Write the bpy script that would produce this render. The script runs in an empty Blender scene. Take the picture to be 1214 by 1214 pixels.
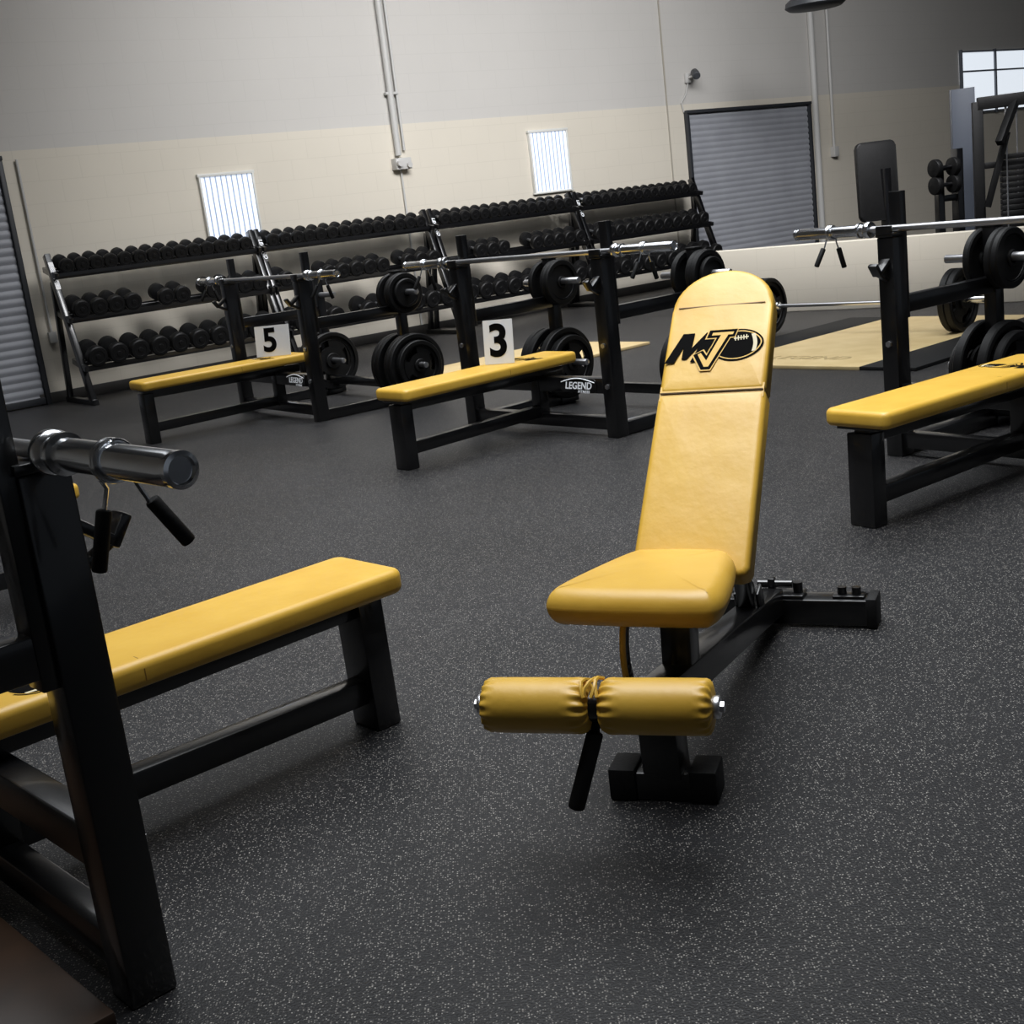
import bpy, bmesh, math, random
from mathutils import Vector, Matrix
random.seed(4)
scn=bpy.context.scene
COL=scn.collection
scn.view_settings.view_transform='Standard'
rad=math.radians
V=Vector
# ---------------------------------------------------------------- materials
def lin(c):
    return tuple(((x/255)/12.92 if x/255<=.04045 else ((x/255+.055)/1.055)**2.4) for x in c)+(1,)
def base(name):
    m=bpy.data.materials.new(name);m.use_nodes=True
    nt=m.node_tree;return m,nt,nt.nodes['Principled BSDF']
def plain(name,c,rough=.5,metal=0,spec=.5,emit=0,coat=0):
    m,nt,b=base(name)
    b.inputs['Base Color'].default_value=lin(c);b.inputs['Roughness'].default_value=rough
    b.inputs['Metallic'].default_value=metal;b.inputs['Specular IOR Level'].default_value=spec
    b.inputs['Coat Weight'].default_value=coat
    if emit: b.inputs['Emission Color'].default_value=lin(c);b.inputs['Emission Strength'].default_value=emit
    return m
def noisy(name,c1,c2,scale,rough,metal=0,bump=0,bscale=None,spec=.5,detail=4,coat=0,coatr=.2):
    m,nt,b=base(name);N=nt.nodes;L=nt.links
    tc=N.new('ShaderNodeTexCoord');no=N.new('ShaderNodeTexNoise');no.inputs['Scale'].default_value=scale;no.inputs['Detail'].default_value=detail
    L.new(tc.outputs['Object'],no.inputs['Vector'])
    cr=N.new('ShaderNodeValToRGB');cr.color_ramp.elements[0].position=.3;cr.color_ramp.elements[1].position=.7
    cr.color_ramp.elements[0].color=lin(c1);cr.color_ramp.elements[1].color=lin(c2)
    L.new(no.outputs['Fac'],cr.inputs[0]);L.new(cr.outputs[0],b.inputs['Base Color'])
    b.inputs['Roughness'].default_value=rough;b.inputs['Metallic'].default_value=metal;b.inputs['Specular IOR Level'].default_value=spec
    b.inputs['Coat Weight'].default_value=coat;b.inputs['Coat Roughness'].default_value=coatr
    if bump:
        n2=N.new('ShaderNodeTexNoise');n2.inputs['Scale'].default_value=bscale or scale;n2.inputs['Detail'].default_value=6
        L.new(tc.outputs['Object'],n2.inputs['Vector'])
        bp=N.new('ShaderNodeBump');bp.inputs['Strength'].default_value=bump;bp.inputs['Distance'].default_value=.01
        L.new(n2.outputs['Fac'],bp.inputs['Height']);L.new(bp.outputs[0],b.inputs['Normal'])
    return m
VINYL=noisy('mustard_vinyl',(202,158,54),(213,171,68),6,.42,bump=.25,bscale=11,spec=.55)
SEAM=plain('dark_seam',(70,52,20),.8)
PIPING=plain('vinyl_piping',(140,104,36),.5)
BLACK=noisy('black_powder_coat',(6,6,8),(10,10,12),30,.32,bump=.03,bscale=200,spec=.5,coat=.7,coatr=.12)
RUBBER=noisy('black_rubber',(13,13,14),(20,20,21),40,.65,bump=.1,bscale=120,spec=.3)
IRON=noisy('black_iron_plate',(8,8,9),(15,15,16),25,.52,bump=.1,bscale=90,spec=.32)
CHROME=plain('chrome_steel',(240,242,245),.2,1)
STEEL=plain('brushed_steel',(218,218,221),.33,1)
INK=plain('black_ink',(8,8,8),.8,spec=.05)
CREAM=plain('cream_ink',(215,205,175),.6,spec=.2)
INKM=plain('mustard_ink',(208,165,60),.5,spec=.5)
WHITE=plain('white_card',(225,228,232),.6)
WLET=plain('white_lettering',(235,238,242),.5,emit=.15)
PAINTG=plain('painted_conduit',(182,181,178),.55)
GREY=plain('grey_plastic',(52,54,58),.5)
WOOD=noisy('maple_platform',(190,166,118),(204,182,136),5,.5)
BROWN=noisy('dark_brown_wood',(40,28,19),(58,40,27),8,.4)
# ---------------------------------------------------------------- mesh builder
def frame(z):
    z=z.normalized();a=V((0,0,1)) if abs(z.z)<.95 else V((1,0,0))
    x=a.cross(z).normalized();y=z.cross(x)
    return x,y,z
class B:
    def __init__(s): s.bm=bmesh.new()
    def _add(s,bm,mi,M=None):
        if M is not None: bmesh.ops.transform(bm,matrix=M,verts=bm.verts)
        bmesh.ops.recalc_face_normals(bm,faces=bm.faces)
        for f in bm.faces: f.material_index=mi;f.smooth=True
        me=bpy.data.meshes.new('tmp');bm.to_mesh(me);bm.free();s.bm.from_mesh(me);bpy.data.meshes.remove(me)
    def box(s,c,size,M=None,bev=.004,mi=0,seg=2):
        bm=bmesh.new();bmesh.ops.create_cube(bm,size=1);
        bmesh.ops.scale(bm,vec=size,verts=bm.verts)
        if bev: bmesh.ops.bevel(bm,geom=bm.edges[:],offset=bev,segments=seg,affect='EDGES',profile=.5)
        T=Matrix.Translation(V(c))
        if M is not None: T=T@M
        s._add(bm,mi,T);return s
    def beam(s,p1,p2,w,h,bev=.005,mi=0,ext=0):
        p1=V(p1);p2=V(p2);d=p2-p1;L=d.length+2*ext
        x,y,z=frame(d);M=Matrix((x,y,z)).transposed().to_4x4()
        s.box((p1+p2)/2,(w,h,L),M,bev,mi);return s
    def cyl(s,p1,p2,r,seg=24,r2=None,bev=0,mi=0):
        p1=V(p1);p2=V(p2);d=p2-p1
        bm=bmesh.new();bmesh.ops.create_cone(bm,cap_ends=True,segments=seg,radius1=r,radius2=r if r2 is None else r2,depth=d.length)
        if bev:
            es=[e for e in bm.edges if any(len(f.verts)>4 for f in e.link_faces)]
            bmesh.ops.bevel(bm,geom=es,offset=bev,segments=2,affect='EDGES',profile=.5)
        x,y,z=frame(d);M=Matrix.Translation((p1+p2)/2)@Matrix((x,y,z)).transposed().to_4x4()
        s._add(bm,mi,M);return s
    def lathe(s,prof,o,axis,seg=40,mi=0,closed=False,rip=None):
        bm=bmesh.new();x,y,z=frame(V(axis));o=V(o);rings=[]
        for (r,t) in prof:
            if r<1e-6: rings.append([bm.verts.new(o+z*t)]);continue
            ring=[]
            for i in range(seg):
                a=2*math.pi*i/seg;rr=r*(1+(rip(t,a) if rip else 0))
                ring.append(bm.verts.new(o+z*t+(x*math.cos(a)+y*math.sin(a))*rr))
            rings.append(ring)
        n=len(rings)
        for k in range(n if closed else n-1):
            A=rings[k];C=rings[(k+1)%n]
            for i in range(seg):
                j=(i+1)%seg
                if len(A)==1 and len(C)==1: continue
                if len(A)==1: bm.faces.new((A[0],C[i],C[j]))
                elif len(C)==1: bm.faces.new((A[i],A[j],C[0]))
                else: bm.faces.new((A[i],A[j],C[j],C[i]))
        s._add(bm,mi);return s
    def tube(s,pts,r,seg=10,mi=0):
        bm=bmesh.new();pts=[V(p) for p in pts];rings=[];n=len(pts);px=None
        for k,p in enumerate(pts):
            d=(pts[min(k+1,n-1)]-pts[max(k-1,0)]).normalized()
            if px is None: px,_,_=frame(d)
            px=(px-d*px.dot(d)).normalized();py=d.cross(px)
            rings.append([bm.verts.new(p+(px*math.cos(2*math.pi*i/seg)+py*math.sin(2*math.pi*i/seg))*r) for i in range(seg)])
        for k in range(n-1):
            for i in range(seg):
                j=(i+1)%seg;bm.faces.new((rings[k][i],rings[k][j],rings[k+1][j],rings[k+1][i]))
        bm.faces.new(rings[0]);bm.faces.new(rings[-1])
        s._add(bm,mi);return s
    def slab(s,outline,z0,z1,bev,M=None,mi=0,seg=4):
        bm=bmesh.new();lo=[bm.verts.new((x,y,z0)) for x,y in outline];hi=[bm.verts.new((x,y,z1)) for x,y in outline]
        n=len(lo);bm.faces.new(lo[::-1]);bm.faces.new(hi)
        for i in range(n): bm.faces.new((lo[i],lo[(i+1)%n],hi[(i+1)%n],hi[i]))
        if bev:
            es=[e for e in bm.edges if any(len(f.verts)>4 for f in e.link_faces) or (n==4 and abs(e.verts[0].co.z-e.verts[1].co.z)<1e-6)]
            bmesh.ops.bevel(bm,geom=es,offset=bev,segments=seg,affect='EDGES',profile=.5)
        s._add(bm,mi,M);return s
    def cushion(s,outline,z0,z1,bev,M=None,mi=0,seg=5,crown=.004):
        n=len(outline);cx=sum(p[0] for p in outline)/n;cy=sum(p[1] for p in outline)/n
        area=sum(outline[i][0]*outline[(i+1)%n][1]-outline[(i+1)%n][0]*outline[i][1] for i in range(n))
        sg=1 if area>0 else -1
        nor=[]
        for i in range(n):
            a=V(outline[i-1]);b=V(outline[i]);c=V(outline[(i+1)%n])
            e1=(b-a).normalized();e2=(c-b).normalized()
            n1=V((e1.y,-e1.x))*sg;n2=V((e2.y,-e2.x))*sg;m=(n1+n2)
            m=m/max(m.length_squared,1e-6)*2
            if m.length>1.5:m=m.normalized()*1.5
            nor.append(m)
        prof=[]
        for k in range(seg+1):
            a=math.pi/2*k/seg;prof.append((bev*(1-math.sin(a)),z0+bev*(1-math.cos(a))))
        for k in range(seg+1):
            a=math.pi/2*k/seg;prof.append((bev*(1-math.cos(a)),z1-crown-bev*(1-math.sin(a))))
        bm=bmesh.new();rings=[]
        for ins,z in prof:
            rings.append([bm.verts.new((outline[i][0]-nor[i].x*ins,outline[i][1]-nor[i].y*ins,z)) for i in range(n)])
        last=rings[-1]
        for q in (.9,.75,.55,.35,.15):
            rings.append([bm.verts.new((cx+(v.co.x-cx)*q,cy+(v.co.y-cy)*q,z1-crown*q*q)) for v in last])
        for k in range(len(rings)-1):
            for i in range(n):
                j=(i+1)%n;bm.faces.new((rings[k][i],rings[k][j],rings[k+1][j],rings[k+1][i]))
        bm.faces.new(rings[0][::-1]);c=bm.verts.new((cx,cy,z1))
        for i in range(n): bm.faces.new((rings[-1][i],rings[-1][(i+1)%n],c))
        s._add(bm,mi,M);return s
    def poly(s,pts,z,M=None,mi=0,th=.0003):
        bm=bmesh.new();f=bm.faces.new([bm.verts.new((x,y,z)) for x,y in pts])
        r=bmesh.ops.extrude_face_region(bm,geom=[f]);bmesh.ops.translate(bm,vec=(0,0,th),verts=[v for v in r['geom'] if isinstance(v,bmesh.types.BMVert)])
        bmesh.ops.triangulate(bm,faces=[f for f in bm.faces if len(f.verts)>4])
        s._add(bm,mi,M);return s
    def done(s,name,parent,mats,loc=(0,0,0),rot=None,angle=38):
        me=bpy.data.meshes.new(name)
        s.bm.to_mesh(me);s.bm.free()
        for m in (mats if isinstance(mats,(list,tuple)) else [mats]): me.materials.append(m)
        me.set_sharp_from_angle(angle=rad(angle))
        o=bpy.data.objects.new(name,me);COL.objects.link(o);o.location=loc
        if rot: o.rotation_euler=rot
        if parent: o.parent=parent
        return o
def thing(name,loc,yaw,label,cat,group=None):
    e=bpy.data.objects.new(name,None);e.empty_display_size=.1;COL.objects.link(e);e.location=loc;e.rotation_euler=(0,0,yaw)
    tag(e,label,cat,group);return e
def tag(o,label,cat,group=None):
    o['label']=label;o['category']=cat
    if group:o['group']=group
def text_mesh(name,body,size,parent,mat,loc,rot,shear=0,off=.0,align='CENTER',ext=.0008,space=1,M=None):
    cu=bpy.data.curves.new(name,'FONT');cu.body=body;cu.size=size;cu.shear=shear;cu.offset=off;cu.extrude=ext;cu.align_x=align;cu.align_y='CENTER';cu.space_character=space
    t=bpy.data.objects.new('tmp',cu);COL.objects.link(t)
    bpy.context.view_layer.update()
    me=bpy.data.meshes.new_from_object(t.evaluated_get(bpy.context.evaluated_depsgraph_get()));me.name=name
    bpy.data.objects.remove(t);bpy.data.curves.remove(cu)
    me.materials.clear();me.materials.append(mat)
    o=bpy.data.objects.new(name,me);COL.objects.link(o);o.parent=parent
    if M is not None:o.matrix_local=M
    else:o.location=loc;o.rotation_euler=rot
    return o
def struct(o): o['kind']='structure';return o
def rrect(x0,x1,y0,y1,r,n=5):
    pts=[]
    for cx,cy,a0 in ((x1-r,y1-r,0),(x0+r,y1-r,90),(x0+r,y0+r,180),(x1-r,y0+r,270)):
        for i in range(n+1):
            a=rad(a0+90*i/n);pts.append((cx+r*math.cos(a),cy+r*math.sin(a)))
    return pts
# ---------------------------------------------------------------- camera
f_,p_,r_,H=1485,.2378,.1219,1.271
cp,sp,cr_,sr_=math.cos(p_),math.sin(p_),math.cos(r_),math.sin(r_)
F=V((0,cp,-sp));U0=V((0,sp,cp));R0=V((1,0,0));R=R0*cr_-U0*sr_;U=R0*sr_+U0*cr_
cam=bpy.data.cameras.new('camera');cam.sensor_width=36;cam.lens=36*f_/1214;cam.clip_start=.05
co=bpy.data.objects.new('camera',cam);COL.objects.link(co)
M=Matrix((R,U,-F)).transposed().to_4x4();M.translation=V((0,0,H));co.matrix_world=M;scn.camera=co
# ---------------------------------------------------------------- room
WY=.64;wc,ws=math.cos(WY),math.sin(WY)
RO=V((-3.74,11.37,0));WN=V((-ws,wc,0));WD=V((wc,ws,0));WP=RO+WN*.55
m,nt,b=base('rubber_floor');N=nt.nodes;L=nt.links
tc=N.new('ShaderNodeTexCoord')
n1=N.new('ShaderNodeTexNoise');n1.inputs['Scale'].default_value=1.2;n1.inputs['Detail'].default_value=5
r1=N.new('ShaderNodeValToRGB');r1.color_ramp.elements[0].color=lin((21,21,23));r1.color_ramp.elements[1].color=lin((29,29,31));r1.color_ramp.elements[0].position=.35;r1.color_ramp.elements[1].position=.65
vo=N.new('ShaderNodeTexVoronoi');vo.inputs['Scale'].default_value=210
r2=N.new('ShaderNodeValToRGB');r2.color_ramp.elements[0].position=.24;r2.color_ramp.elements[1].position=.4;r2.color_ramp.elements[0].color=(1,1,1,1);r2.color_ramp.elements[1].color=(0,0,0,1)
sx=N.new('ShaderNodeSeparateColor')
r3=N.new('ShaderNodeValToRGB');r3.color_ramp.elements[0].position=.4;r3.color_ramp.elements[1].position=1.0
mu=N.new('ShaderNodeMath');mu.operation='MULTIPLY'
mx=N.new('ShaderNodeMixRGB');mx.inputs[2].default_value=lin((160,156,150))
for n in (n1,vo): L.new(tc.outputs['Object'],n.inputs['Vector'])
L.new(n1.outputs['Fac'],r1.inputs[0]);L.new(vo.outputs['Distance'],r2.inputs[0]);L.new(vo.outputs['Color'],sx.inputs[0]);L.new(sx.outputs[0],r3.inputs[0])
L.new(r2.outputs[0],mu.inputs[0]);L.new(r3.outputs[0],mu.inputs[1]);L.new(mu.outputs[0],mx.inputs[0]);L.new(r1.outputs[0],mx.inputs[1]);L.new(mx.outputs[0],b.inputs['Base Color'])
b.inputs['Roughness'].default_value=.46;b.inputs['Specular IOR Level'].default_value=.38
n4=N.new('ShaderNodeTexNoise');n4.inputs['Scale'].default_value=200;bp=N.new('ShaderNodeBump');bp.inputs['Strength'].default_value=.5;bp.inputs['Distance'].default_value=.003
L.new(tc.outputs['Object'],n4.inputs['Vector']);L.new(n4.outputs['Fac'],bp.inputs['Height']);L.new(bp.outputs[0],b.inputs['Normal'])
FLOOR=m
def wallmat(name,c1,c2):
    m,nt,b=base(name);N=nt.nodes;L=nt.links
    tc=N.new('ShaderNodeTexCoord');sx=N.new('ShaderNodeSeparateXYZ');cx=N.new('ShaderNodeCombineXYZ')
    L.new(tc.outputs['Object'],sx.inputs[0]);L.new(sx.outputs[0],cx.inputs[0]);L.new(sx.outputs[2],cx.inputs[1])
    br=N.new('ShaderNodeTexBrick');br.inputs['Scale'].default_value=1;br.inputs['Brick Width'].default_value=.4;br.inputs['Row Height'].default_value=.2;br.inputs['Mortar Size'].default_value=.005;br.inputs['Mortar Smooth'].default_value=.6
    br.inputs['Color1'].default_value=lin(c1);br.inputs['Color2'].default_value=lin(c1);br.inputs['Mortar'].default_value=lin(c2)
    L.new(cx.outputs[0],br.inputs['Vector'])
    no=N.new('ShaderNodeTexNoise');no.inputs['Scale'].default_value=.8;no.inputs['Detail'].default_value=4;L.new(tc.outputs['Object'],no.inputs['Vector'])
    mx=N.new('ShaderNodeMixRGB');mx.blend_type='MULTIPLY';mx.inputs[0].default_value=.12;L.new(br.outputs[0],mx.inputs[1]);L.new(no.outputs['Fac'],mx.inputs[2]);L.new(mx.outputs[0],b.inputs['Base Color'])
    bp=N.new('ShaderNodeBump');bp.inputs['Strength'].default_value=.06;bp.inputs['Distance'].default_value=.01;bp.invert=True
    L.new(br.outputs['Fac'],bp.inputs['Height']);L.new(bp.outputs[0],b.inputs['Normal']);b.inputs['Roughness'].default_value=.75
    return m
WALLLO=wallmat('cream_block_wall',(208,201,187),(202,195,181))
WALLUP=wallmat('upper_block_wall',(192,189,184),(188,185,180))
CEIL=plain('ceiling_paint',(70,70,75),.9)
fl=B().box((2,9,-.05),(34,34,.1),bev=0).done('floor',None,FLOOR);struct(fl)
w=B();S0,S1=-6,20
w.box(((S0+S1)/2,.15,1.14),(S1-S0,.3,2.28),bev=0,mi=0)
w.box(((S0+S1)/2,.156,4.14),(S1-S0,.3,3.72),bev=0,mi=1)
o=w.done('wall_back',None,[WALLLO,WALLUP],loc=WP,rot=(0,0,WY));struct(o)
for nm,s in (('wall_left',S0-.1),('wall_right',S1+.1)):
    o=B().box((s,-12,3),(.2,24.4,6),bev=0).done(nm,None,WALLUP,loc=WP,rot=(0,0,WY));struct(o)
o=B().box(((S0+S1)/2,-12,6.05),(S1-S0+.4,24.6,.1),bev=0).done('ceiling',None,CEIL,loc=WP,rot=(0,0,WY));struct(o)
def onwall(bld,name,mats):
    return struct(bld.done(name,None,mats,loc=WP,rot=(0,0,WY)))
JOINT=plain('joint_shadow',(158,152,140),.8)  # thin vertical corner line, a tone darker than the wall
onwall(B().box((8.32,-.004,3),(.02,.01,5.9),bev=0),'trim_1',JOINT)
onwall(B().cyl((11.25,-.03,.1),(11.25,-.03,5.9),.045),'trim_2',PAINTG)
onwall(B().cyl((11.62,-.03,1.5),(11.62,-.03,5.9),.02).box((11.62,-.04,1.48),(.1,.08,.14)),'trim_3',PAINTG)
pi=B().cyl((4.1,-.04,1.95),(4.1,-.04,5.95),.035).cyl((4.19,-.03,2.0),(4.19,-.03,5.95),.015)
for z in (2.6,3.6,4.6): pi.box((4.12,-.03,z),(.16,.05,.03))
pi.box((4.12,-.05,1.86),(.2,.1,.12)).cyl((4.05,-.1,1.86),(4.05,-.14,1.86),.03).cyl((4.18,-.1,1.84),(4.18,-.13,1.84),.03)
pi.cyl((4.12,-.02,.1),(4.12,-.02,1.8),.012)
onwall(pi,'trim_4',PAINTG)
WINM=plain('translucent_panel',(214,222,236),.5,emit=.72)
WFR=plain('window_frame',(205,205,200),.5)
RIB=plain('panel_rib',(160,172,192),.5,emit=.3)
for i,(s0,s1,z0,z1) in enumerate(((1.74,2.32,1.24,1.92),(5.97,6.55,1.38,2.09))):
    bb=B().box(((s0+s1)/2,-.012,(z0+z1)/2),(s1-s0,.02,z1-z0),bev=0,mi=0)
    k=int((s1-s0)/.055)
    for j in range(1,k): bb.box((s0+(s1-s0)*j/k,-.026,(z0+z1)/2),(.01,.012,z1-z0-.03),bev=0,mi=1)
    for c,sz in ((((s0+s1)/2,-.02,z1),(s1-s0+.04,.045,.03)),(((s0+s1)/2,-.02,z0),(s1-s0+.04,.045,.02)),((s0,-.02,(z0+z1)/2),(.02,.045,z1-z0)),((s1,-.02,(z0+z1)/2),(.02,.045,z1-z0))):
        bb.box(c,sz,bev=.003,mi=2)
    onwall(bb,'window_%d'%(i+1),[WINM,RIB,WFR])
DKFR=plain('dark_frame',(40,42,46),.5)
s0,s1,z0,z1=14.9,17.8,1.85,2.78
bb=B().box(((s0+s1)/2,-.01,(z0+z1)/2),(s1-s0,.02,z1-z0),bev=0,mi=0)
for j in range(4): bb.box((s0+(s1-s0)*j/3,-.03,(z0+z1)/2),(.035,.05,z1-z0+.06),mi=1)
for z in (z0,z1,z1-.3): bb.box(((s0+s1)/2,-.03,z),(s1-s0,.05,.025),mi=1)
onwall(bb,'window_3',[plain('window_daylight',(215,222,230),.4,emit=1.0),plain('mid_frame',(95,100,108),.5)])
SLAT=noisy('roller_door_slats',(140,142,148),(150,152,158),3,.5,spec=.4)
def rollerdoor(name,s0,s1,z0,z1):
    bm=bmesh.new();n=int((z1-z0)/.075);prev=None
    bb=B()
    prof=[]
    for k in range(n):
        z=z0+k*(z1-z0)/n;h=(z1-z0)/n
        prof+=[(-.012,z+.004),(-.024,z+h*.3),(-.024,z+h*.7),(-.012,z+h-.004)]
    for (y,z) in prof:
        a=bm.verts.new((s0,y,z));c=bm.verts.new((s1,y,z))
        if prev: bm.faces.new((prev[0],prev[1],c,a))
        prev=(a,c)
    me=bpy.data.meshes.new('t')
    for f in bm.faces:f.material_index=0
    bm.to_mesh(me);bm.free();bb.bm.from_mesh(me)
    bb.box((s0-.025,-.03,(z0+z1)/2),(.045,.06,z1-z0+.05),mi=1).box((s1+.025,-.03,(z0+z1)/2),(.045,.06,z1-z0+.05),mi=1)
    bb.box(((s0+s1)/2,-.035,z1+.02),(s1-s0+.1,.07,.04),mi=1).box(((s0+s1)/2,-.03,z0+.03),(s1-s0,.035,.06),mi=1)
    onwall(bb,name,[SLAT,DKFR])
rollerdoor('door_1',8.66,11.08,.01,2.16)
rollerdoor('door_2',-3.2,-.16,.01,2.2)
onwall(B().box((4.2,-.012,.05),(8.8,.024,.1)),'baseboard_back',plain('baseboard_dark',(48,46,44),.6))
onwall(B().cyl((.02,-.03,2.2),(.02,-.03,.6),.012).box((.02,-.03,.6),(.07,.05,.1)),'trim_5',PAINTG)
KA=V((2.15,12.45,0));KB=V((5.6,9.35,0));kd=KB-KA;ky=math.atan2(kd.y,kd.x)
o=B().box((kd.length/2,.08,.305),(kd.length,.16,.61),bev=.01).done('wall_low',None,[WALLLO],loc=KA,rot=(0,0,ky));struct(o)
t=thing('security_camera',WP+WD*8.72+WN*-.0+V((0,0,2.6)),WY,'small dark wall camera on a bracket above the roller door','camera')
B().box((0,-.02,0),(.08,.04,.12)).cyl((0,-.04,0),(0,-.14,.02),.015).tube([(0,-.02,-.06),(-.06,-.02,-.2),(-.15,-.02,-.3),(-.12,-.02,-.42)],.008).done('bracket',t,PAINTG)
B().cyl((.05,-.1,.06),(-.06,-.24,0),.05,bev=.01).cyl((-.06,-.24,0),(-.075,-.26,-.01),.035).done('camera_body',t,GREY)
t=thing('ceiling_lamp',V((4.15,15.2,3.08)),0,'dark round bell-shaped lamp hanging from the ceiling','lamp')
B().lathe([(.02,.3),(.1,.29),(.14,.2),(.33,.05),(.34,0),(.3,-.03),(0,-.04)],(0,0,0),(0,0,1)).done('lamp_shade',t,GREY)
B().cyl((0,0,.28),(0,0,2.92),.015).done('cord',t,BLACK)
# ---------------------------------------------------------------- emblem on pads
def logo(name,parent,M,w):
    b=B();k=w
    def P(pts): return [((x-.5)*k,(y-.235)*k) for x,y in pts]
    def sh(pts): return [(x+(y-.235)*.28,y) for x,y in pts]
    cx,cy,a,bb=.72,.25,.29,.20
    n=18
    def ball(s):
        fb=[]
        for i in range(n+1):
            t=math.pi*i/n;fb.append((cx-a*s*math.cos(t),cy+(bb*math.sin(t)**1.15-(1-s)*.3*math.sin(t))))
        for i in range(1,n):
            t=math.pi*i/n;fb.append((cx+a*s*math.cos(t),cy-(bb*math.sin(t)**1.15-(1-s)*.3*math.sin(t))))
        return fb
    rot=lambda pts,an=.1:[(cx+(x-cx)*math.cos(an)-(y-cy)*math.sin(an),cy+(x-cx)*math.sin(an)+(y-cy)*math.cos(an)) for x,y in pts]
    b.poly(P(rot(ball(1))),.0006,M,0)
    b.poly(P(rot(ball(.93))),.0010,M,2)
    b.poly(P(rot(ball(.885))),.0014,M,0)
    st=[]
    for i in range(9):
        y=cy-.11+.22*i/8;st.append((.868+.03*math.cos((y-cy)/.115*1.3),y))
    for i in range(8,-1,-1):
        y=cy-.11+.22*i/8;st.append((.91+.03*math.cos((y-cy)/.115*1.3),y))
    b.poly(P(rot(st)),.0018,M,1)
    b.poly(P(rot([(.69,cy+.075),(.85,cy+.075),(.85,cy+.089),(.69,cy+.089)])),.0018,M,1)
    for i in range(5):
        x=.702+i*.03;b.poly(P(rot([(x,cy+.052),(x+.011,cy+.052),(x+.011,cy+.112),(x,cy+.112)])),.0019,M,1)
    Mo=[(-.01,.06),(.095,.06),(.13,.26),(.165,.10),(.22,.10),(.30,.26),(.275,.06),(.40,.06),(.455,.43),(.32,.43),(.225,.24),(.19,.43),(.06,.43)]
    b.poly(P(sh(Mo)),.0020,M,0)
    Vb=[(.335,.46),(.665,.46),(.665,.34),(.615,.34),(.545,-.06),(.43,-.06),(.265,.145),(.37,.215),(.425,.155),(.45,.34),(.335,.34)]
    Vo=[(.35,.45),(.655,.45),(.655,.352),(.606,.352),(.535,-.045),(.437,-.045),(.28,.148),(.366,.2),(.432,.13),(.462,.352),(.35,.352)]
    Vi=[(.395,.417),(.625,.417),(.625,.383),(.575,.383),(.505,-.01),(.456,-.01),(.328,.15),(.356,.168),(.454,.068),(.495,.383),(.395,.383)]
    b.poly(P(sh(Vb)),.0023,M,2);b.poly(P(sh(Vo)),.0026,M,0);b.poly(P(sh(Vi)),.0029,M,2)
    return b.done(name,parent,[INK,CREAM,INKM])
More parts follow.
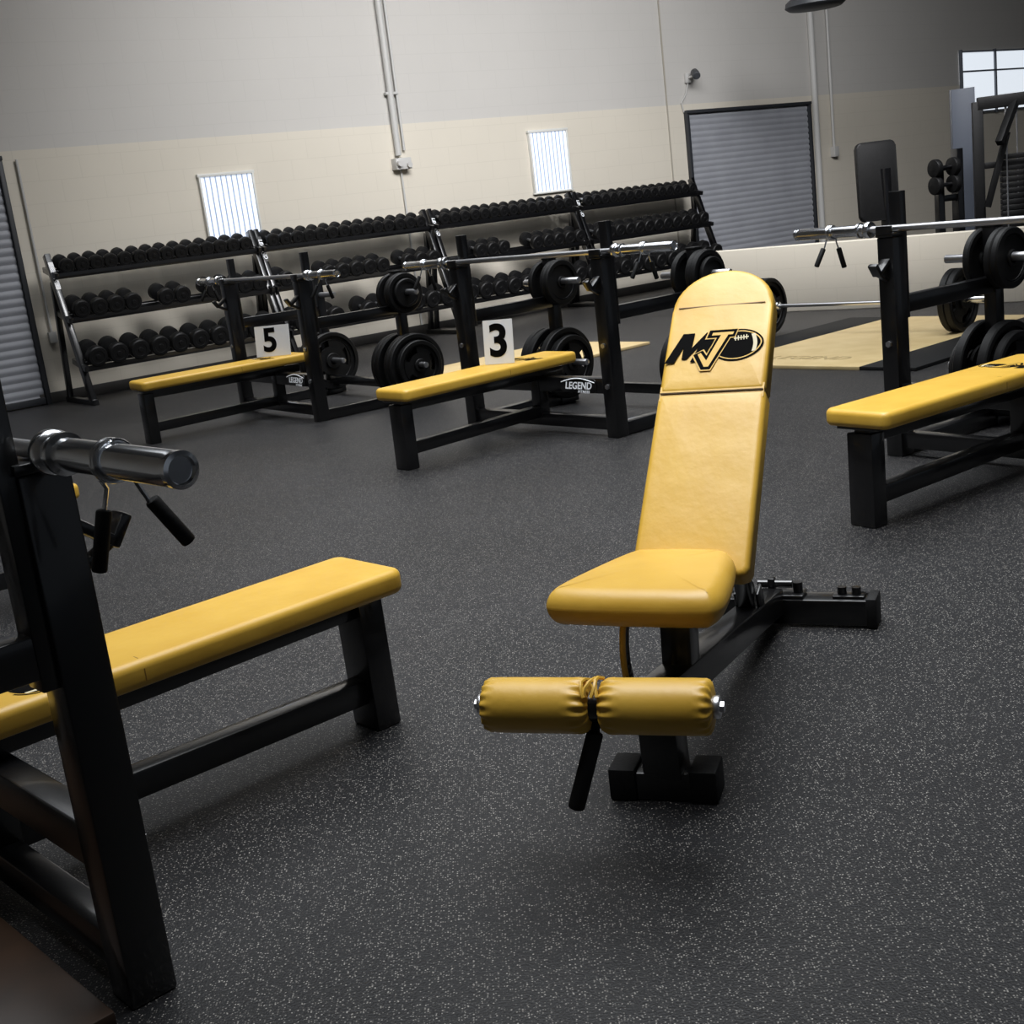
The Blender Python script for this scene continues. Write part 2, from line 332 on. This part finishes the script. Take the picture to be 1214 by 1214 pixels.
# ---------------------------------------------------------------- bench press station
HP=.43;XR=-.74
def station(loc,yaw,label,cat='weight bench',basebars=True):
    t=thing('bench_press_station',(loc[0],loc[1],0),rad(yaw),label,cat,'bench press stations')
    s=.595
    f=B()
    f.beam((0,-s+.03,.28),(0,s-.03,.28),.06,.085)
    f.beam((0,0,.12),(.96,0,.105),.06,.065)
    f.beam((-.17,0,.325),(1.0,0,.335),.07,.055)
    f.beam((0,0,.08),(0,0,.34),.07,.07)
    f.box((.5,0,.365),(1.05,.18,.012),bev=.002)
    f.beam((0,-s+.03,.075),(0,s-.03,.075),.06,.07)
    for y in (-s,s):
        f.beam((XR,y,.66),(0,y,.66),.055,.075)
        if basebars: f.beam((XR-.1,y,.04),(.0,y,.04),.075,.07)
        f.beam((XR,y,.04),(XR,y,.92),.065,.065)
        f.beam((XR,y,.0),(XR,y,.05),.09,.12)
        f.box((XR,y,.925),(.07,.07,.012),mi=1,bev=.003)
    f.beam((XR,-s,.12),(XR,s,.12),.06,.06)
    f.done('frame',t,[BLACK,RUBBER])
    B().beam((.985,0,.0),(.98,0,.345),.11,.075,bev=.006).done('leg',t,BLACK)
    for y in (-s,s):
        B().beam((0,y,0),(0,y,.955),.082,.088,bev=.006).beam((-.052,y,.6),(-.052,y,1.14),.06,.04,bev=.004)\
          .cyl((.043,y,.5),(.054,y,.5),.014,6,mi=2).cyl((.043,y,.28),(.054,y,.28),.014,6,mi=2).cyl((.043,y,.84),(.054,y,.84),.012,6,mi=2).done('upright',t,[BLACK,RUBBER,STEEL])
        B().box((0,y,.964),(.095,.088,.018),bev=.003).box((.044,y,.985),(.014,.08,.035),bev=.004).done('bar_hook',t,BLACK)
        B().beam((.035,y,.86),(.108,y,.805),.045,.02).beam((.098,y,.80),(.132,y,.85),.045,.02).beam((.03,y,.77),(.105,y,.81),.028,.018).done('safety_hook',t,BLACK)
        for z in (.27,.78):
            B().cyl((XR,y-.25,z),(XR,y+.25,z),.02,20,bev=.003).done('plate_peg',t,STEEL)
    pad=B()
    pad.cushion(rrect(-.2,1.04,-.14,.14,.035,7),.368,HP+.003,.02,crown=.0015)
    pad.box((.32,0,HP+.0012),(.0022,.236,.0016),mi=2,bev=0)
    for y in (-.1398,.1398): pad.box((.32,y,.399),(.0025,.0016,.028),mi=2,bev=0)
    pd=pad.done('pad',t,[VINYL,SEAM,PIPING],angle=50)
    pd['label']='mustard vinyl pad with a stitched seam'
    logo('emblem',pd,Matrix.Translation((.1,0,HP+.0015))@Matrix.Rotation(rad(-90),4,'Z'),.23)
    pl=B().slab(rrect(-.14,.14,-.04,.04,.03),0,.006,.001,Matrix.Translation((.031,.36,.28))@Matrix.Rotation(rad(90),4,'Z')@Matrix.Rotation(rad(90),4,'X')).done('nameplate',t,BLACK)
    MM=Matrix.Translation((.0385,.36,.278))@Matrix.Rotation(rad(90),4,'Z')@Matrix.Rotation(rad(90),4,'X')
    text_mesh('lettering',"LEGEND",.055,pl,WLET,None,None,shear=.25,off=.001,M=MM)
    text_mesh('lettering',"FITNESS",.02,pl,WLET,None,None,shear=.25,off=.0004,space=1.3,M=MM@Matrix.Translation((.04,-.032,0)))
    arc=B().tube([( -.13+.26*i/12, .02+.022*math.sin(math.pi*i/12),.001) for i in range(13)],.0028,6)
    a=arc.done('swoosh',pl,WLET);a.matrix_local=MM
    return t
ST={}
ST['L']=station((-1.15,2.43),42,'flat mustard bench with tall black posts holding a chrome bar',basebars=False)
ST['3']=station((.24,7.12),220,'flat mustard bench with black rack carrying number card three')
ST['5']=station((-1.56,9.05),215,'flat mustard bench with black rack carrying number card five')
ST['R']=station((2.09,4.94),215,'flat mustard bench with black frame beside the incline bench')
ST['7']=station((-2.52,4.22),42,'flat mustard bench partly hidden behind a black rack post')
def toworld(t,p):
    a=t.rotation_euler.z;c,s=math.cos(a),math.sin(a)
    return V((t.location.x+p[0]*c-p[1]*s,t.location.y+p[0]*s+p[1]*c,p[2]))
# ---------------------------------------------------------------- barbell + clips
def barbell(loc,yaw,label):
    t=thing('barbell',loc,yaw,label,'barbell','chrome barbells')
    B().cyl((0,-.69,0),(0,.69,0),.0145,20).done('shaft',t,STEEL)
    for sg in (-1,1):
        B().lathe([(0,.69),(.026,.69),(.034,.694),(.036,.7),(.036,.716),(.034,.72),(.027,.724),(.027,.744),(.0335,.748),(.0335,.758),(.0255,.762),(.0255,1.085),(.0235,1.09),(.0235,1.098),(.0262,1.1),(.0262,1.11),(.02,1.112),(.018,1.106),(0,1.106)],(0,0,0),(0,sg,0),40).done('sleeve',t,CHROME)
    return t
BZ=.9735+.0145
def clip(w,yaw,label):
    t=thing('spring_clip',w,yaw,label,'collar','spring clips')
    pts=[]
    for i in range(61):
        a=2*math.pi*2.6*i/60;pts.append((.030*math.sin(a),-.012+.024*i/60,.030*math.cos(a)))
    B().tube(pts,.0035,8).tube([pts[0],(.02,-.014,-.03),(.04,-.02,-.08)],.0035,8).tube([pts[-1],(-.01,.014,-.04),(-.02,.02,-.08)],.0035,8).done('spring',t,CHROME)
    for a,c in (((.038,-.019,-.065),(.08,-.03,-.14)),((-.018,.019,-.07),(-.04,.028,-.16))):
        B().cyl(a,c,.0115,14,bev=.004).done('grip',t,RUBBER)
    return t
for k in ('L','3','5','R','7'):
    st=ST[k];dy={'L':.025}.get(k,0);w=toworld(st,(.0,dy,BZ))
    barbell(w,st.rotation_euler.z,'chrome barbell resting on the black rack posts')
    for y in ((-.91,.91) if k!='7' else (-.91,)):
        clip(toworld(st,(.0,y+dy,BZ)),st.rotation_euler.z,'steel spring clip with black grips on a barbell sleeve')
# ---------------------------------------------------------------- plates
def plate_mesh(R_,th):
    b=B();hr=.026
    b.lathe([(R_-.03 if R_>.13 else R_-.02,-th/2),(R_-.006,-th/2),(R_,-th/2+.006),(R_,th/2-.006),(R_-.006,th/2),((R_-.03 if R_>.13 else R_-.02),th/2)],(0,0,0),(0,1,0),48,closed=True)
    hb=R_*.27
    b.lathe([(hr,-th/2),(hb-.004,-th/2),(hb,-th/2+.004),(hb,th/2-.004),(hb-.004,th/2),(hr,th/2)],(0,0,0),(0,1,0),40,closed=True)
    ri,ro=hb-.003,(R_-.028 if R_>.13 else R_-.018);seg=60;nr=5;tw=th*.32
    bm=bmesh.new();G=[[[bm.verts.new(((ri+(ro-ri)*k/nr)*math.cos(2*math.pi*i/seg),sd*tw/2,(ri+(ro-ri)*k/nr)*math.sin(2*math.pi*i/seg))) for i in range(seg)] for k in range(nr+1)] for sd in (-1,1)]
    def hole(k,i):
        return R_>.16 and k in (2,3) and (i%20) in range(4,14)
    for k in range(nr):
        for i in range(seg):
            j=(i+1)%seg
            if hole(k,i): continue
            for q in G: bm.faces.new((q[k][i],q[k][j],q[k+1][j],q[k+1][i]))
            for (kk,ii,e) in ((k-1,i,((k,i),(k,j))),(k+1,i,((k+1,i),(k+1,j))),(k,(i-1)%seg,((k,i),(k+1,i))),(k,j,((k,j),(k+1,j)))):
                if 0<=kk<nr and hole(kk,ii):
                    a,c=e;bm.faces.new((G[0][a[0]][a[1]],G[0][c[0]][c[1]],G[1][c[0]][c[1]],G[1][a[0]][a[1]]))
    b._add(bm,0)
    if R_>.13:
        for sd in (-1,1): b.lathe([(R_*.72,0),(R_*.735,.004),(R_*.75,0)],(0,sd*tw/2,0),(0,sd,0),40)
    o=b.done('weight_plate',None,IRON);return o
PT={}
for nm,(r,th) in dict(big=(.225,.05),mid=(.178,.042),small=(.14,.034),tiny=(.1,.026)).items(): PT[nm]=(plate_mesh(r,th),r,th)
LBL={'big':'large black iron weight plate with grip openings','mid':'medium black iron weight plate with grip openings','small':'small black iron weight plate','tiny':'very small black iron weight plate'}
used=set()
def put_plate(nm,loc,yaw,where):
    src,r,th=PT[nm]
    if nm in used: o=src.copy();COL.objects.link(o)
    else: o=src;used.add(nm)
    o.location=loc;o.rotation_euler=(0,0,yaw);tag(o,LBL[nm]+' '+where,'weight plate','iron weight plates');return o
def hang(st,side,inout,z,names):
    y0=side*.595;d=side*(1 if inout>0 else -1);y=y0+d*.036
    for n in names:
        r,th=PT[n][1:];y+=d*(th/2+.001);put_plate(n,toworld(st,(XR,y,z-.006)),st.rotation_euler.z,'on a rack peg');y+=d*th/2
hang(ST['5'],1,-1,.27,['big','big'])
hang(ST['5'],1,1,.27,['big','big','mid'])
hang(ST['5'],1,1,.78,['small','small','tiny'])
hang(ST['5'],1,-1,.78,['small'])
hang(ST['5'],-1,-1,.27,['big']);hang(ST['5'],-1,1,.27,['big'])
hang(ST['3'],1,-1,.27,['big','big']);hang(ST['3'],1,1,.27,['big','big'])
hang(ST['3'],1,-1,.78,['small']);hang(ST['3'],1,1,.78,['small','small','tiny'])
hang(ST['3'],-1,1,.27,['big','big','mid']);hang(ST['3'],-1,-1,.27,['big','mid'])
hang(ST['3'],-1,1,.78,['small','tiny']);hang(ST['3'],-1,-1,.78,['small','small'])
hang(ST['R'],-1,-1,.27,['big','mid']);hang(ST['R'],-1,1,.27,['big','mid','small'])
hang(ST['R'],-1,1,.78,['small','tiny']);hang(ST['R'],-1,-1,.78,['small','small'])
hang(ST['R'],1,-1,.27,['big']);hang(ST['R'],1,1,.27,['big'])
# ---------------------------------------------------------------- number cards
def card(st,x,y,num,lab,yaw_off=0,w=.17,h=.23,ns=1.0,dx=0):
    p=toworld(st,(x,y,HP+.003));t=thing('number_card',p,st.rotation_euler.z+rad(yaw_off),lab,'sign')
    M0=Matrix.Rotation(rad(90),4,'Z')@Matrix.Rotation(rad(82),4,'X')
    B().slab(rrect(-w/2,w/2,0.002,h,.004,2),-.004,0,0,M0).slab(rrect(-w*.1,w*.1,0.0,h*.8,.004,2),-.06,-.056,0,Matrix.Rotation(rad(90),4,'Z')@Matrix.Rotation(rad(97),4,'X')).done('card',t,WHITE)
    text_mesh('numeral',num,h*ns,t,INK,None,None,off=.007,M=M0@Matrix.Translation((dx,h*.5,.0012)))
card(ST['3'],.27,0,'3','white card with a black number three on the bench pad',yaw_off=28,w=.175,h=.245)
card(ST['5'],.0,0,'5','white card with a black number five on the bench pad',yaw_off=38,w=.27,h=.22,dx=-.02,ns=1.05)
# ---------------------------------------------------------------- incline bench
IB=thing('incline_bench',(.25,2.46,0),rad(65),'adjustable mustard incline bench with leg rollers and black base','weight bench')
f=B()
Rz=Matrix.Rotation(rad(5),4,'Z')
FX=.035
f.box((FX,0,.033),(.075,.2,.062),Rz)
f.beam((FX,0,.05),(.02,0,.255),.085,.075)
f.beam((-.02,0,.235),(1.1,0,.075),.075,.075)
f.beam((1.13,-.28,.045),(1.13,.2,.045),.08,.075)
f.beam((.2,0,.2),(.22,0,.40),.07,.07)
f.box((.18,0,.398),(.3,.14,.02))
f.box((.36,.055,.37),(.12,.012,.12)).box((.36,-.055,.37),(.12,.012,.12))
f.beam((.38,0,.36),(.82,0,.79),.06,.05)
f.beam((.66,0,.62),(.84,0,.14),.045,.045)
for y in (.03,-.03): f.beam((.88,y,.1),(.84,y,.2),.01,.05)
f.done('base_frame',IB,BLACK)
for y in (-.088,.088):
    o=B().box((FX,y,.037),(.09,.06,.074),bev=.006).done('foot_cap',IB,RUBBER);o.matrix_local=Rz
for y in (-.285,.205): B().box((1.13,y,.045),(.09,.03,.09),bev=.006).done('foot_cap',IB,RUBBER)
br=B()
br.box((1.13,-.03,.088),(.07,.13,.012)).box((1.13,-.0,.112),(.03,.02,.05)).cyl((1.13,-.06,.118),(1.13,.04,.118),.012).cyl((1.13,-.075,.09),(1.13,-.075,.125),.014)
br.done('handle_bracket',IB,BLACK)
br=B().box((1.13,-.22,.086),(.05,.09,.01)).cyl((1.13,-.2,.088),(1.13,-.2,.112),.013).cyl((1.13,-.24,.088),(1.13,-.24,.112),.013)
br.done('bolt_plate',IB,BLACK)
arc=B()
pts=[(.02-.1*math.cos(a),.05,.33+.12*math.sin(a)) for a in [rad(-80+i*12) for i in range(11)]]
for i in range(len(pts)-1): arc.beam(pts[i],pts[i+1],.008,.03,ext=.004)
o=arc.done('selector_arc',IB,BLACK);o.location=(.1,0.01,-.01)
arc=B()
arc.tube([(p[0]-.022,p[1],p[2]) for p in pts],.007);o=arc.done('release_lever',IB,VINYL);o.location=(.1,.01,-.01)
wf,wb=.196,.134
def smooth_outline(pts,it=1):
    for _ in range(it):
        q=[]
        for i in range(len(pts)):
            a=V(pts[i]);b=V(pts[(i+1)%len(pts)]);q+= [tuple(a*.75+b*.25),tuple(a*.25+b*.75)]
        pts=q
    return pts
out=[(-.06,wf-.045),(-.035,wf),(.12,wf-.02),(.33,wb+.002),(.37,wb-.03),(.37,-wb+.03),(.33,-wb-.002),(.12,-wf+.02),(-.035,-wf),(-.06,-wf+.045)]
out=smooth_outline(out,3)
seat=B().cushion(out,-.086,0.006,.044,Matrix.Translation((0,.022,.490))@Matrix.Rotation(rad(4),4,'Y'),seg=8,crown=.008)
sd=seat.done('seat',IB,[VINYL],angle=60);sd['label']='mustard vinyl seat cushion with a rolled front'
b0=V((.355,0,.46));b1=V((.88,0,1.053));LB=(b1-b0).length;be=math.atan2(b1.z-b0.z,b1.x-b0.x)
Xx=V((0,-1,0));Yy=V((math.cos(be),0,math.sin(be)));Zz=V((-math.sin(be),0,math.cos(be)))
MB=Matrix((Xx,Yy,Zz)).transposed().to_4x4();MB.translation=b0
w0,w1=.140,.130
s1_,s2_=.535*LB,.855*LB
wat=lambda v:w0+(w1-w0)*v/LB
bk=B()
lower=[(w0,-.045),(wat(s1_)+.001,s1_-.012),(wat(s1_)-.004,s1_+.001),(-wat(s1_)+.004,s1_+.001),(-wat(s1_)-.001,s1_-.012),(-w0,-.045),(-w0+.006,-.06),(-w0+.022,-.067),(w0-.022,-.067),(w0-.006,-.06)]
bk.cushion(lower,-.065,0,.014,MB,crown=.003)
capo=[(wat(s1_)-.006,s1_),(wat(s1_)+.0,s1_+.008),(wat(s2_),s2_),(w1,LB-.115)]+[(w1*math.cos(a),LB-.115+.115*math.sin(a)) for a in [math.pi*i/18 for i in range(1,18)]]+[(-w1,LB-.115),(-wat(s2_),s2_),(-wat(s1_)-.0,s1_+.008),(-wat(s1_)+.006,s1_)]
bk.cushion(capo,-.065,0,.014,MB,crown=.003)
bk.box((0,0,0),(2*wat(s1_)-.008,.04,.056),MB@Matrix.Translation((0,s1_,-.0325)),bev=0,mi=0)
bk.box((0,0,0),(2*wat(s1_)-.012,.0035,.004),MB@Matrix.Translation((0,s1_,-.0035)),bev=0,mi=1)
bk.box((0,0,0),(2*wat(s2_)-.04,.0022,.002),MB@Matrix.Translation((0,s2_,-.0008)),bev=0,mi=2)
bk.slab([(w0-.012,-.05),(w1-.01,LB-.1)]+[((w1-.01)*math.cos(a),LB-.11+.09*math.sin(a)) for a in [math.pi*i/10 for i in range(1,10)]]+[(-w1+.01,LB-.1),(-w0+.012,-.05)],-.075,-.06,.003,MB,mi=1,seg=1)
bd=bk.done('backrest',IB,[VINYL,SEAM,PIPING],angle=60);bd['label']='tall mustard vinyl backrest with rounded top and football emblem'
logo('emblem',bd,MB@Matrix.Translation((.001,.695*LB,-.0012)),.232)
RS=V((-.27,.024,.335))
Mr=Matrix.Translation(RS)@Matrix.Rotation(rad(6),4,'Z')
def rip(t,a): 
    g=max(0,1-abs(t-.016)/.028);g2=max(0,1-abs(t-.218)/.014);return .09*math.cos(16*a)*g+.07*math.cos(16*a)*g2
for sg in (-1,1):
    o=B().lathe([(.02,.008),(.036,.010),(.045,.015),(.050,.024),(.0525,.034),(.0535,.046),(.0535,.06),(.0537,.12),(.0535,.19),(.053,.203),(.051,.212),(.047,.219),(.036,.2235),(.018,.225)],(0,0,0),(0,sg,0),128,rip=rip).done('roller',IB,VINYL,angle=75);o.matrix_local=Mr
    o['label']='mustard vinyl foam roller with gathered ends'
    o=B().cyl((0,sg*.222,0),(0,sg*.237,0),.022,24,bev=.004).cyl((0,sg*.236,0),(0,sg*.244,0),.011,6).done('end_cap',IB,STEEL);o.matrix_local=Mr
o=B().cyl((0,-.22,0),(0,.22,0),.0125,16).cyl((0,-.014,0),(0,.014,0),.03,24).done('roller_shaft',IB,BLACK);o.matrix_local=Mr
B().beam(RS,(-.02,0,.25),.03,.04).done('roller_arm',IB,BLACK)
B().tube([RS+V((0,0,-.02)),RS+V((-.01,.008,-.07))],.009).cyl(RS+V((-.008,.004,-.05)),RS+V((-.05,.045,-.195)),.0165,20,bev=.006).done('handle',IB,RUBBER)
tie=B()
for i in range(4):
    tie.tube([RS+V((.04*math.cos(1+j*.4+i*.1),-.012+.008*i+.006*math.sin(i*2+j),.05*math.sin(1+j*.4)+.006)) for j in range(5)],.004,6)
tie.done('strap',IB,VINYL)
# ---------------------------------------------------------------- dumbbell racks
def dumbbell_mesh(r,hl,gap,name='dumbbell'):
    b=B()
    for sg in (-1,1):
        b.lathe([(0,gap/2),(r*.7,gap/2),(r*.97,gap/2+.008),(r,gap/2+.016),(r,gap/2+hl-.012),(r*.9,gap/2+hl-.002),(r*.62,gap/2+hl),(r*.6,gap/2+hl-.004),(r*.25,gap/2+hl-.004),(r*.22,gap/2+hl+.003),(0,gap/2+hl+.003)],(0,0,0),(0,sg,0),20)
    b.cyl((0,-gap/2-.005,0),(0,gap/2+.005,0),.016,12,mi=1)
    return b.done(name,None,[IRON,STEEL])
TIERS=[(.10,.35),(-.06,.78),(-.2,1.175)]
RACKW=2.05
TILT=rad(14)
starts=[0.02,2.1,4.2,6.3]
for ui,s0 in enumerate(starts):
    t=thing('dumbbell_rack',RO+WD*s0,WY,'black three-tier steel dumbbell rack against the cream wall','dumbbell rack','dumbbell racks')
    for sx in (0.0,RACKW-.03):
        b=B().beam((sx,-.24,0.03),(sx,.24,1.34),.05,.075).beam((sx,-.3,.025),(sx,.42,.025),.05,.05).beam((sx,.36,.04),(sx,.2,1.1),.045,.05)
        for fo,z in TIERS: b.beam((sx,-fo-.14,z-.03),(sx,-fo+.16,z+.04),.04,.05)
        o=b.done('side_frame',t,BLACK)
    d=V((0,.48,1.31)).normalized();X_=d;Y_=V((-1,0,0));Z_=X_.cross(Y_)
    MM=Matrix((X_,Y_,Z_)).transposed().to_4x4();MM.translation=V((0,-.24,.03))+d*1.18+Z_*.043
    pl=B().slab(rrect(-.13,.13,-.022,.022,.01),-.004,0,0,MM).done('nameplate',t,BLACK)
    text_mesh('lettering',"LEGEND",.055,pl,WLET,None,None,shear=.2,off=.001,M=MM@Matrix.Rotation(rad(180),4,'Z')@Matrix.Translation((0,0,.0015)))
    for fo,z in TIERS:
        b=B()
        for q in (-.085,.085):
            cy=-fo+q;cz=z+q*math.tan(TILT)
            b.beam((0,cy,cz-.018),(RACKW-.03,cy,cz-.018),.03,.036)
            b.box((RACKW/2,cy-(.0 if q>0 else .02),cz+(-.0)),(RACKW-.06,.006,.03),bev=0)
        b.done('shelf',t,BLACK)
sizes=[(.092,.085,.13),(.08,.075,.12),(.068,.06,.11)]
LB_=['large round black dumbbell on the bottom rack shelf','medium round black dumbbell on the middle rack shelf','small round black dumbbell on the top rack shelf']
skip={(0,1):(4,7),(1,1):(1,2,8),(2,1):(0,1,5,6),(1,0):(3,),(2,0):(6,)}
for ti,(fo,z) in enumerate(TIERS):
    r,hl,gap=sizes[ti];src=dumbbell_mesh(r,hl,gap);first=True
    n=(10,12,14)[ti]
    for ui,s0 in enumerate(starts):
        for k in range(n):
            if k in skip.get((ui,ti),()): continue
            s=s0+.12+(RACKW-.27)*k/(n-1)+random.uniform(-.003,.003)
            o=src if first else src.copy()
            if not first: COL.objects.link(o)
            first=False
            o.location=RO+WD*s-WN*(fo)+V((0,0,z+(r+.002)/math.cos(TILT)))
            o.rotation_euler=(Matrix.Rotation(WY,4,'Z')@Matrix.Rotation(TILT,4,'X')).to_euler()
            tag(o,LB_[ti],'dumbbell','dumbbells on the wall racks')
# ---------------------------------------------------------------- lifting platform + barbell
PC=V((2.80,9.10,0));PY=rad(40)
t=thing('lifting_platform',PC,PY,'low lifting platform with pale wood centre and black rubber sides','platform','lifting platforms')
B().box((0,0,.012),(2.3,1.2,.024),bev=.003).done('wood_deck',t,WOOD)
for y in (-.8,.8): B().box((0,y,.012),(2.3,.398,.024),bev=.003).done('rubber_mat',t,RUBBER)
text_mesh('lettering',"LEGEND",.17,t,plain('faded_ink',(160,140,98),.6),(-.85,0,.0248),(0,0,rad(-90)),shear=.2)
bc=V((2.79,9.54,.025+.225))
bt=barbell(bc,rad(43),'barbell loaded with black plates on the lifting platform')
for y in (-.786,.786,-.838,.838):
    put_plate('big',bc+V((-math.sin(rad(43))*y,math.cos(rad(43))*y,0)),rad(43),'on the platform barbell')
t=thing('lifting_platform',(.3,10.55,0),PY,'low pale wood lifting platform behind the numbered benches','platform','lifting platforms')
B().box((0,0,.012),(1.7,1.2,.024),bev=.003).done('wood_deck',t,WOOD)
t=thing('wooden_platform',toworld(ST['L'],(-.38,0,0)),rad(42),'low dark brown wooden platform between the rack base beams','platform')
B().box((0,0,.014),(.6,1.3,.028),bev=.003).done('deck',t,BROWN)
# ---------------------------------------------------------------- machines behind
t=thing('exercise_machine',(3.86,12.25,0),rad(-62),'black exercise machine with a tall padded back','exercise machine')
B().slab(rrect(-.19,.19,0,.74,.05),-.08,0,.02,Matrix.Translation((0,0,.72))@Matrix.Rotation(rad(62),4,'Z')@Matrix.Rotation(rad(86),4,'X')).done('back_pad',t,IRON)
B().beam((.0,.08,0),(.0,.08,1.2),.08,.08).beam((-.3,0,.04),(.3,0,.04),.08,.08).beam((.2,-.2,.04),(.2,.2,.04),.08,.08).beam((-.2,-.2,.04),(-.2,.2,.04),.08,.08).done('frame',t,BLACK)
t=thing('exercise_machine',(4.45,12.3,0),rad(20),'black stand holding small round plates and a post','exercise machine')
b=B().beam((0,0,0),(0,0,1.15),.07,.07).beam((-.2,0,.04),(.24,0,.04),.07,.07).beam((0,-.2,.04),(0,.2,.04),.07,.07).beam((0,0,.85),(.22,0,.85),.06,.06).beam((.22,0,.0),(.22,0,1.3),.1,.07)
b.cyl((-.14,-.1,.98),(.12,-.1,.98),.02).cyl((-.14,-.1,1.14),(.12,-.1,1.14),.02).beam((0,0,.98),(0,-.1,.98),.04,.04).beam((0,0,1.13),(0,-.1,1.13),.04,.04)
b.done('frame',t,BLACK)
for z in (.98,1.14):
    for x in (-.12,.09): B().cyl((x-.03,-.1,z),(x+.03,-.1,z),.085,24,bev=.01).done('disc',t,IRON)
t=thing('cable_machine',(5.4,12.75,0),rad(-15),'tall black cable machine with weight stack','exercise machine')
b=B()
for x in (-.36,.36): b.beam((x,0,0),(x,0,1.72),.1,.1).beam((x,-.35,.04),(x,.35,.04),.08,.08)
b.beam((-.36,0,1.7),(.36,0,1.7),.11,.12).beam((-.36,0,1.1),(.36,0,1.1),.06,.06).beam((-.36,.3,.05),(.36,.3,.05),.08,.08).beam((0,0,1.7),(-.2,-.3,1.3),.07,.07).beam((.2,0,1.7),(.05,-.3,.9),.06,.06).beam((-.3,-.1,.7),(-.1,-.1,1.4),.06,.06)
b.done('frame',t,IRON)
b=B()
for i in range(20): b.box((0,.05,.12+i*.055),(.3,.16,.05),bev=.004)
b.done('weight_stack',t,IRON)
B().cyl((0,-.02,.8),(0,-.02,1.7),.008).cyl((-.1,-.02,.12),(-.1,-.02,1.7),.012).cyl((.1,-.02,.12),(.1,-.02,1.7),.012).done('cable',t,STEEL)
t=thing('glass_partition',(5.2,13.6,0),rad(-25),'narrow grey glass partition panel beside the black machines','partition')
B().box((0,0,.95),(.24,.02,1.9),bev=.003).done('glass',t,plain('grey_glass',(72,77,87),.45,0,.3))
B().box((-.12,0,.95),(.02,.04,1.9)).box((0,0,.03),(.34,.2,.06)).done('frame',t,GREY)
# ---------------------------------------------------------------- lights
def area(loc,size,power,color=(1,1,1),target=None,sy=None,spread=180):
    l=bpy.data.lights.new('area','AREA');l.energy=power;l.size=size;l.color=color;l.spread=rad(spread)
    if sy:l.shape='RECTANGLE';l.size_y=sy
    o=bpy.data.objects.new('light',l);COL.objects.link(o);o.location=loc
    d=(V(target)-V(loc)) if target else V((0,0,-1));o.rotation_euler=d.to_track_quat('-Z','Y').to_euler();return o
C0=(.94,.97,1)
area((.3,7.0,5.75),8,350,C0,target=(.2,6.9,0),sy=7,spread=100)
area((-.1,3.0,5.65),3,62,C0,target=(.25,4.2,0),sy=3,spread=66)
area((2.5,9.0,5.65),6,480,(.985,.985,1),target=(1.3,15.8,0.6),sy=2,spread=110)
area((4.6,10.8,5.65),3,35,C0,target=(5,15.5,.8),sy=2,spread=120)
wd=bpy.data.worlds.new('world');scn.world=wd;wd.use_nodes=True
wd.node_tree.nodes['Background'].inputs[0].default_value=(.78,.87,1,1);wd.node_tree.nodes['Background'].inputs[1].default_value=.12
